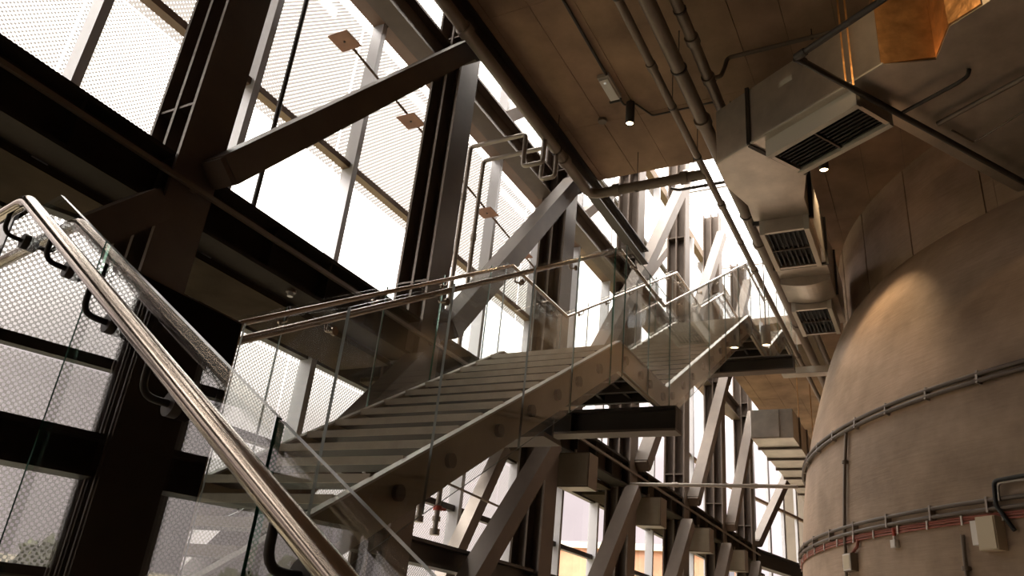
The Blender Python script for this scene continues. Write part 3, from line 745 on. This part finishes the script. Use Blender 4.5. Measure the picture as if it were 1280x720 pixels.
# rounded cover before the second diffuser
arc = [(12.42 + .0 * k, y0 + (y1 - y0) * k / 10, 5.90 - .07 * math.sin(math.pi * k / 10)) for k in range(11)]
part(MB().prism([(12.42, y, z) for (_, y, z) in arc] + [(12.42, y1, ZD), (12.42, y0, ZD)], (.75, 0, 0)), 'curved_cover', 'galv', duct)
def diffuser(c0_, ux, uy, lx, ly, zt, label):
    """box diffuser hung below a duct: four cheeks, two dark louvre fields"""
    c0_ = V(c0_); ux = V(ux); uy = V(uy)
    r = thing('air_diffuser', tuple(c0_ + ux * lx / 2 + uy * ly / 2 + V((0, 0, zt - .22))), label, 'vent', 'duct diffusers')
    zb = zt - .22
    def q(a, b_, z): p = c0_ + ux * a + uy * b_; return V((p[0], p[1], z))
    def slab(a0, a1, b0, b1, z0, z1, name, mat, par=r):
        return part(MB().prism([q(a0, b0, z0), q(a1, b0, z0), q(a1, b1, z0), q(a0, b1, z0)], (0, 0, z1 - z0)), name, mat, par)
    slab(-.05, lx + .05, -.07, .0, zb - .02, zt, 'cheek', 'white_metal'); slab(-.05, lx + .05, ly, ly + .07, zb - .02, zt, 'cheek', 'white_metal')
    slab(-.05, 0, 0, ly, zb, zt, 'end_plate', 'galv'); slab(lx, lx + .05, 0, ly, zb, zt, 'end_plate', 'galv')
    slab(0, lx, 0, ly, zt - .05, zt - .001, 'back_plate', 'black')
    slab(lx * .49, lx * .51, 0, ly, zb + .005, zb + .06, 'centre_bar', 'steel_paint')
    n = 8
    for f0 in (0, .5):
        for k in range(n):
            b0 = ly * (k + .3) / n
            slab(lx * (f0 + .02), lx * (f0 + .48), b0, b0 + ly * .35 / n, zb + .02, zb + .045, 'slat', 'black')
    return r
diffuser((10.42, 1.29, 0), XD, YD, 1.15, .55, ZD, 'first louvred air diffuser under the straight silver duct, next to the elbow')
diffuser((13.24, 1.35, 0), XD, YD, 1.12, .52, ZD - .05, 'second louvred air diffuser under the straight silver duct, past the curved cover')
p0 = onZ(966.5, 195, 5.78); p1 = onZ(1071, 135, 5.78); p2 = onZ(1006, 211, 5.78)
uu = (p1 - p0); lx = np.linalg.norm(uu); uu /= lx; vv = V((-uu[1], uu[0], 0)); 
if vv @ (p2 - p0) < 0: vv = -vv
diffuser((p0[0], p0[1], 0), uu, vv, lx, .50, ZD, 'large louvred air diffuser under the slanting silver duct')
# far duct beside the drum
fd = thing('air_duct', (20, 3, 4.5), 'silver ribbed duct squeezed between the drum and the angled windows', 'duct')
part(MB().box((17.1, 2.62, 4.5), (24.5, 3.5, 5.14)), 'body', 'galv', fd)
part(MB().box((17.06, 2.9, 4.52), (17.1, 3.48, 5.12)), 'end_plate', 'galv', fd)
for k in range(6): part(MB().box((17.9 + 1.05 * k, 2.59, 4.46), (17.98 + 1.05 * k, 3.53, 5.17)), 'rib', 'steel_paint', fd)
for x in (20.6, 23): part(MB().cyl((x, 3.0, 5.1), (x, 3.0, ZC), .012, 6), 'hanger', 'copper_sheet', fd)
ct = thing('cable_tray', (19.0, 2.0, 6.55), 'pale cable tray below the ceiling pipes by the drum', 'tray')
part(MB().box((18.9, 1.2, 6.55), (19.2, 3.1, 6.57)), 'base', 'galv', ct)
for x in (18.9, 19.19): part(MB().box((x, 1.2, 6.57), (x + .012, 3.1, 6.72)), 'side', 'white_metal', ct)

# ------------------------------------------------------------------ concrete drum
drum = thing('concrete_drum', (15.5, -5.95, ZF), 'huge round board-marked concrete drum with a domed shoulder', 'drum')
prof = [(ZF, 15.5, -5.95, 8.24), (-1, 15.5, -5.95, 8.24), (1.0, 15.5, -5.95, 8.22), (1.8, 15.5, -5.95, 8.19), (2.5, 15.5, -5.95, 8.13), (3.15, 15.5, -5.95, 8.05),
        (3.8, 15.62, -5.95, 7.93), (4.4, 15.78, -5.95, 7.80), (4.9, 15.95, -5.94, 7.68), (5.3, 16.12, -5.93, 7.57), (5.6, 16.28, -5.92, 7.48), (5.85, 16.45, -5.91, 7.39), (6.0, 16.58, -5.90, 7.33), (6.12, 16.7, -5.9, 7.28)]
SEG = 160
def loft(rings, seg):
    mb = MB(); vs = []
    for z, cx, cy, r in rings:
        for k in range(seg):
            a = 2 * math.pi * k / seg; vs.append((cx + r * math.cos(a), cy + r * math.sin(a), z))
    fs = [(i*seg+k, i*seg+(k+1) % seg, (i+1)*seg+(k+1) % seg, (i+1)*seg+k) for i in range(len(rings)-1) for k in range(seg)]
    mb.add(vs, fs, True); return mb
part(loft(prof, SEG), 'domed_body', 'drum_conc', drum)
part(loft([(6.12, 16.7, -5.9, 7.25), (ZC, 16.7, -5.9, 7.25)], SEG), 'neck_core', 'steel_dark', drum)
def arc_panel(a0, a1, z0, z1, r0, r1, n=6):
    mb = MB(); vs = []
    for r in (r0, r1):
        for z in (z0, z1):
            for k in range(n + 1):
                a = math.radians(a0 + (a1 - a0) * k / n); vs.append((16.7 + r * math.cos(a), -5.9 + r * math.sin(a), z))
    m_ = n + 1
    fs = [(2*m_+k, 2*m_+k+1, 3*m_+k+1, 3*m_+k) for k in range(n)]
    mb.add(vs, fs, True)
    mb.add(vs, [(k+1, k, m_+k, m_+k+1) for k in range(n)], False)
    mb.add(vs, [(0, 2*m_, 3*m_, m_), (n, m_+n, 3*m_+n, 2*m_+n)] + [(k, k+1, 2*m_+k+1, 2*m_+k) for k in range(n)], False)
    return mb
a = 70.0
while a < 215:
    part(arc_panel(a, a + 1.35, 6.05, ZC - .005, 7.2, 7.285, 2), 'joint_strip', 'drum_conc', drum)
    part(arc_panel(a + 1.45, a + 11.25, 6.05, ZC - .005, 7.2, 7.295), 'wall_panel', 'drum_conc', drum)
    a += 11.35
DC = V((15.5, -5.95, 0))
def drum_r(z):
    for (z0, _, _, r0), (z1, _, _, r1) in zip(prof[:-1], prof[1:]):
        if z0 <= z <= z1: return r0 + (r1 - r0) * (z - z0) / (z1 - z0)
    return 7.3
def dp(deg, z, off):
    r = drum_r(z) + off; a = math.radians(deg); return V((DC[0] + r * math.cos(a), DC[1] + r * math.sin(a), z))
def ring_conduit(zc, offs, label, mat='pipe_paint', a0=62, a1=175, rr=.022):
    root = thing('ring_conduit', tuple(dp(120, zc, .05)), label, 'conduit')
    for dz_ in offs: part(MB().tube([dp(a0 + (a1 - a0) * k / 72, zc + dz_, .045) for k in range(73)], rr, 8), 'tube', mat, root)
    k = a0 + 3
    while k < a1:
        part(MB().bar(dp(k, zc + offs[0] - .035, .03), dp(k, zc + offs[-1] + .035, .03), .025, .08, up=(math.cos(math.radians(k)), math.sin(math.radians(k)), 0)), 'clip', 'pipe_grey', root)
        k += 5.2
    return root
ring_conduit(3.13, (-.05, .03), 'upper pair of steel conduits clipped around the concrete drum', 'conduit_dark', rr=.028)
ring_conduit(1.74, (-.06, .03), 'lower pair of steel conduits clipped around the concrete drum', 'conduit_dark', rr=.024)
root = thing('red_cable_run', tuple(dp(120, 1.58, .03)), 'red cables clipped below the lower conduits of the concrete drum', 'cable')
for dz_ in (-.02, .01, .035): part(MB().tube([dp(62 + 113 * k / 72, 1.60 + dz_, .02) for k in range(73)], .013, 6), 'cable', 'red_cable', root)
for k in range(28): part(MB().bar(dp(64 + k * 3.4, 1.555, .04), dp(64 + k * 3.4, 1.655, .04), .02, .012, up=(math.cos(math.radians(64 + k * 3.4)), math.sin(math.radians(64 + k * 3.4)), 0)), 'clip', 'white_plastic', root)
def vconduit(deg0, zs_, rr, label, mat='pipe_paint'):
    root = thing('vertical_conduit', tuple(dp(deg0, zs_[0], .04)), label, 'conduit')
    pts = [dp(deg0, zs_[0] + (zs_[1] - zs_[0]) * k / 14, .035) for k in range(15)]
    part(MB().tube(pts, rr, 8), 'tube', mat, root)
    for k in (2, 6, 10, 13): part(MB().cyl(pts[k] - V((0, 0, .02)), pts[k] + V((0, 0, .02)), rr * 1.9, 8), 'clip', mat, root)
vconduit(120.1, (ZF + .05, 3.10), .022, 'dark vertical conduit joining both conduit rings on the drum')
vconduit(135.3, (ZF + .05, 1.46), .022, 'dark vertical conduit dropping beside the beige junction box')
def drum_box(deg, z0, z1, wdeg, depth, mat, name, label, cat, edge=None, gland=None):
    a = math.radians(deg); rd = V((math.cos(a), math.sin(a), 0)); tg = V((-math.sin(a), math.cos(a), 0))
    c = dp(deg, (z0 + z1) / 2, 0); w = wdeg
    root = thing(name, (c[0], c[1], z0), label, cat)
    part(MB().bar(c + V((0, 0, z0 - c[2])) + rd * depth * .45, c + V((0, 0, z1 - c[2])) + rd * depth * .45, w, depth * .9, up=rd), 'body', mat, root)
    part(MB().bar(c + V((0, 0, z0 + .01 - c[2])) + rd * depth * .95, c + V((0, 0, z1 - .01 - c[2])) + rd * depth * .95, w - .02, depth * .1, up=rd), 'lid', edge or mat, root)
    return root, c, rd, tg
r, c, rd, tg = drum_box(137.9, 1.27, 1.60, .22, .14, 'beige_box', 'junction_box', 'beige junction box on the drum below the lower conduits', 'box')
part(MB().bar(c - tg * .16 + rd * .05 + V((0, 0, -.10)), c - tg * .16 + rd * .05 + V((0, 0, .14)), .10, .08, up=rd), 'side_box', 'white_plastic', r)
r, c, rd, tg = drum_box(121.2, 1.21, 1.43, .22, .10, 'pipe_paint', 'wall_speaker', 'small square beige wall speaker on the drum, hung from the red cables', 'speaker', 'white_plastic')
part(MB().bar(c + V((0, 0, -.085)) + rd * .10, c + V((0, 0, .085)) + rd * .10, .165, .008, up=rd), 'speaker_cloth', 'beige_box', r)
part(MB().tube([c + V((0, 0, .085)) + rd * .04, dp(122.3, 1.5, .03), dp(122.6, 1.58, .03)], .02, 8), 'feed_cable', 'red_cable', r)
r, c, rd, tg = drum_box(128.0, 1.41, 1.50, .09, .06, 'white_plastic', 'cable_socket', 'small white socket hanging from a red cable on the drum', 'socket')
part(MB().cyl(dp(128.0, 1.50, .03), dp(128.0, 1.545, .03), .016), 'gland', 'white_plastic', r)
part(MB().cyl(dp(128.0, 1.545, .03), dp(128.0, 1.63, .03), .022), 'feed_cable', 'red', r)
root = thing('cranked_conduit', tuple(dp(139, 1.8, .05)), 'black cranked conduit rising over the beige junction box', 'conduit')
part(MB().tube(fillet([dp(139.6, 1.45, .05), dp(138.9, 1.62, .06), dp(138.6, 1.70, .075), dp(138.6, 1.95, .07), dp(140.5, 1.96, .07), dp(146, 1.96, .07)], .05, 4), .022, 8), 'tube', 'black', root)
part(MB().tube(fillet([dp(138.9, 1.74, .075), dp(138.9, 1.92, .07), dp(140.5, 1.92, .07), dp(146, 1.92, .07)], .05, 4), .012, 8), 'tube', 'pipe_grey', root)

# ------------------------------------------------------------------ lamps
def downlight(x, y, zt, zb, r_, label, power=20, mat='steel_dark', ang=110):
    root = thing('pendant_downlight', (x, y, zb), label, 'lamp', 'ceiling downlights')
    mb = MB(); seg = 20; vs = []
    for rr, z in ((r_, zt), (r_, zb), (r_ * .86, zb), (r_ * .86, zb + .05)):
        for k in range(seg): vs.append((x + rr * math.cos(2*math.pi*k/seg), y + rr * math.sin(2*math.pi*k/seg), z))
    mb.add(vs, [(i*seg+k, (i+1)*seg+k, (i+1)*seg+(k+1) % seg, i*seg+(k+1) % seg) for i in range(3) for k in range(seg)], True)
    mb.add(vs, [tuple(range(seg))], False)
    part(mb, 'can', mat, root)
    part(MB().cyl((x, y, zb + .02), (x, y, zb + .03), r_ * .84, 18), 'diffuser', 'lamp_glow', root)
    if zt < ZC - .02: part(MB().cyl((x, y, zt), (x, y, ZC), .012, 8), 'stem', mat, root)
    l = bpy.data.lights.new('downlight_beam', 'SPOT'); l.energy = power; l.color = (1, .72, .42); l.spot_size = math.radians(ang); l.spot_blend = .6; l.shadow_soft_size = .05
    lo = bpy.data.objects.new('downlight_beam', l); COL.objects.link(lo); lo.parent = root; lo.location = (0, 0, -.02)
    return root
downlight(9.05, 3.50, 7.64, 7.25, .068, 'black cylinder downlight glowing warm on the ceiling next to the emergency light', 25)
p = onZ(1030, 213, 7.28); downlight(p[0], p[1], 7.60, 7.28, .075, 'warm downlight on the ceiling behind the slanting duct', 260, ang=66)
p = onZ(958, 432, 5.40); downlight(p[0], p[1], 5.78, 5.40, .085, 'grey hanging cylinder downlight past the second stair landing', 30, 'pipe_grey')
p = onZ(993, 468, 7.45); downlight(p[0], p[1], 7.62, 7.45, .09, 'far downlight on the ceiling above the cable tray', 90)
em = thing('emergency_light', (8.55, 3.66, 7.6), 'small rectangular white emergency light on the ceiling', 'lamp')
part(MB().box((8.33, 3.58, 7.63), (8.86, 3.76, 7.695)), 'base', 'white_metal', em)
part(MB().box((8.35, 3.60, 7.585), (8.84, 3.74, 7.63)), 'diffuser', 'white_plastic', em)
part(MB().cyl((8.42, 3.67, 7.578), (8.42, 3.67, 7.586), .018), 'indicator', 'sign_glow', em)
dt = MB().tube([(9.35, 4.08, ZC), (9.35, 4.08, ZC - .03), (9.35, 4.08, ZC - .055)], .07, 16).build('smoke_detector', 'pipe_paint'); tag(dt, 'round brown smoke detector on the ceiling past the emergency light', 'detector')
# warm accent lamps above and on the drum side
def spot_lamp(pos, aim, power, ang, label):
    pos = V(pos); d = V(aim) - pos; d /= np.linalg.norm(d)
    root = thing('spot_lamp', tuple(pos), label, 'lamp')
    part(MB().cyl(pos - d * .16, pos, .06, 16), 'can', 'steel_dark', root)
    part(MB().cyl(pos - d * .01, pos + d * .004, .052, 16), 'diffuser', 'lamp_glow', root)
    part(MB().cyl(pos - d * .1, (pos[0] - d[0] * .1, pos[1] - d[1] * .1, ZC), .012, 8), 'stem', 'steel_dark', root)
    l = bpy.data.lights.new('spot_beam', 'SPOT'); l.energy = power; l.color = (1, .66, .34); l.spot_size = math.radians(ang); l.spot_blend = .8; l.shadow_soft_size = .05
    lo = bpy.data.objects.new('spot_beam', l); COL.objects.link(lo); lo.parent = root
    lo.location = tuple(d * .03); lo.rotation_euler = Vector(tuple(d)).to_track_quat('-Z', 'Y').to_euler()
spot_lamp((5.6, .4, 7.1), (7.5, -.4, 6.6), 65, 70, 'warm spot lamp aimed at the copper-wrapped duct box')

# ------------------------------------------------------------------ outside the glass
g = MB().box((-80, YM + .6, -5.2), (160, 220, -5.0)).build('ground_outside', 'grass'); tag(g, 'grassy ground outside the facade', 'ground', kind='structure')
def far_building(x0, x1, y0, y1, h, mat, label, rows, cols, wmat='window_far'):
    r = thing('far_building', ((x0 + x1) / 2, y0, -5.0), label, 'building')
    part(MB().box((x0, y0, -5.0), (x1, y1, h)), 'wall', mat, r)
    part(MB().box((x0 - .3, y0 - .3, h), (x1 + .3, y1, h + .5)), 'cornice', 'pale_render', r)
    src = None
    for i in range(rows):
        for j in range(cols):
            xa = x0 + (x1 - x0) * (j + .3) / cols; za = -3.6 + (h + 4.2) * (i + .25) / rows
            w_, h_ = (x1 - x0) * .42 / cols, (h + 4.2) * .5 / rows
            if src is None:
                src = part(MB().box((xa, y0 - .12, za), (xa + w_, y0 + .05, za + h_)), 'window', wmat, r); s0 = (xa, za)
            else: share(src, r, (xa - s0[0], 0, za - s0[1]))
    return r
far_building(62, 120, 16, 34, 7.5, 'brick_red', 'red brick building seen through the far lower windows', 3, 14)
far_building(24, 58, 34, 50, .8, 'brick_red', 'long orange brick building across the lawn', 3, 12)
far_building(-22, 2, 62, 76, 1.5, 'pale_render', 'low pale building with flat roof across the lawn', 2, 8)
far_building(34, 40, 88, 96, 24, 'pale_render', 'slim pale tower block on the skyline', 9, 3)
def tree(x, y, h, label):
    r = thing('tree', (x, y, -5.0), label, 'tree', 'trees on the lawn')
    part(MB().tube([(x, y, -5.0), (x + .1, y, -5 + h * .3), (x, y, -5 + h * .6)], .18, 8), 'trunk', 'bark', r)
    mb = MB()
    for k in range(170):
        a = random.uniform(0, 6.28); rr = h * .30 * math.sqrt(random.random()); zz = -5 + h * random.uniform(.35, 1.0)
        rr *= (1.2 - abs((zz + 5) / h - .65) * 1.6)
        c = V((x + rr * math.cos(a), y + rr * math.sin(a), zz)); s = h * .07
        n = V((random.gauss(0, 1), random.gauss(0, 1), random.gauss(0, 1))); n /= np.linalg.norm(n)
        t1 = np.cross(n, V((.3, .5, .8))); t1 /= np.linalg.norm(t1); t2 = np.cross(n, t1)
        mb.add([c - t1*s, c - t2*s, c + t1*s, c + t2*s, c + n*s*.5], [(0,1,4), (1,2,4), (2,3,4), (3,0,4)])
    o = part(mb, 'foliage', 'leaf', r); o['kind'] = 'stuff'
for k, (x, y, h) in enumerate(((-14, 34, 6.5), (-8, 40, 7), (6, 30, 6), (11, 38, 7.5), (15, 36, 6.5), (-22, 44, 8))):
    tree(x, y, h, ['low brown tree beside the pale flat-roofed building', 'brown tree before the pale flat-roofed building', 'small brown tree alone on the open lawn', 'tallest brown tree on the open lawn', 'brown tree past the tallest lawn tree', 'big brown tree at the end of the pale building'][k])
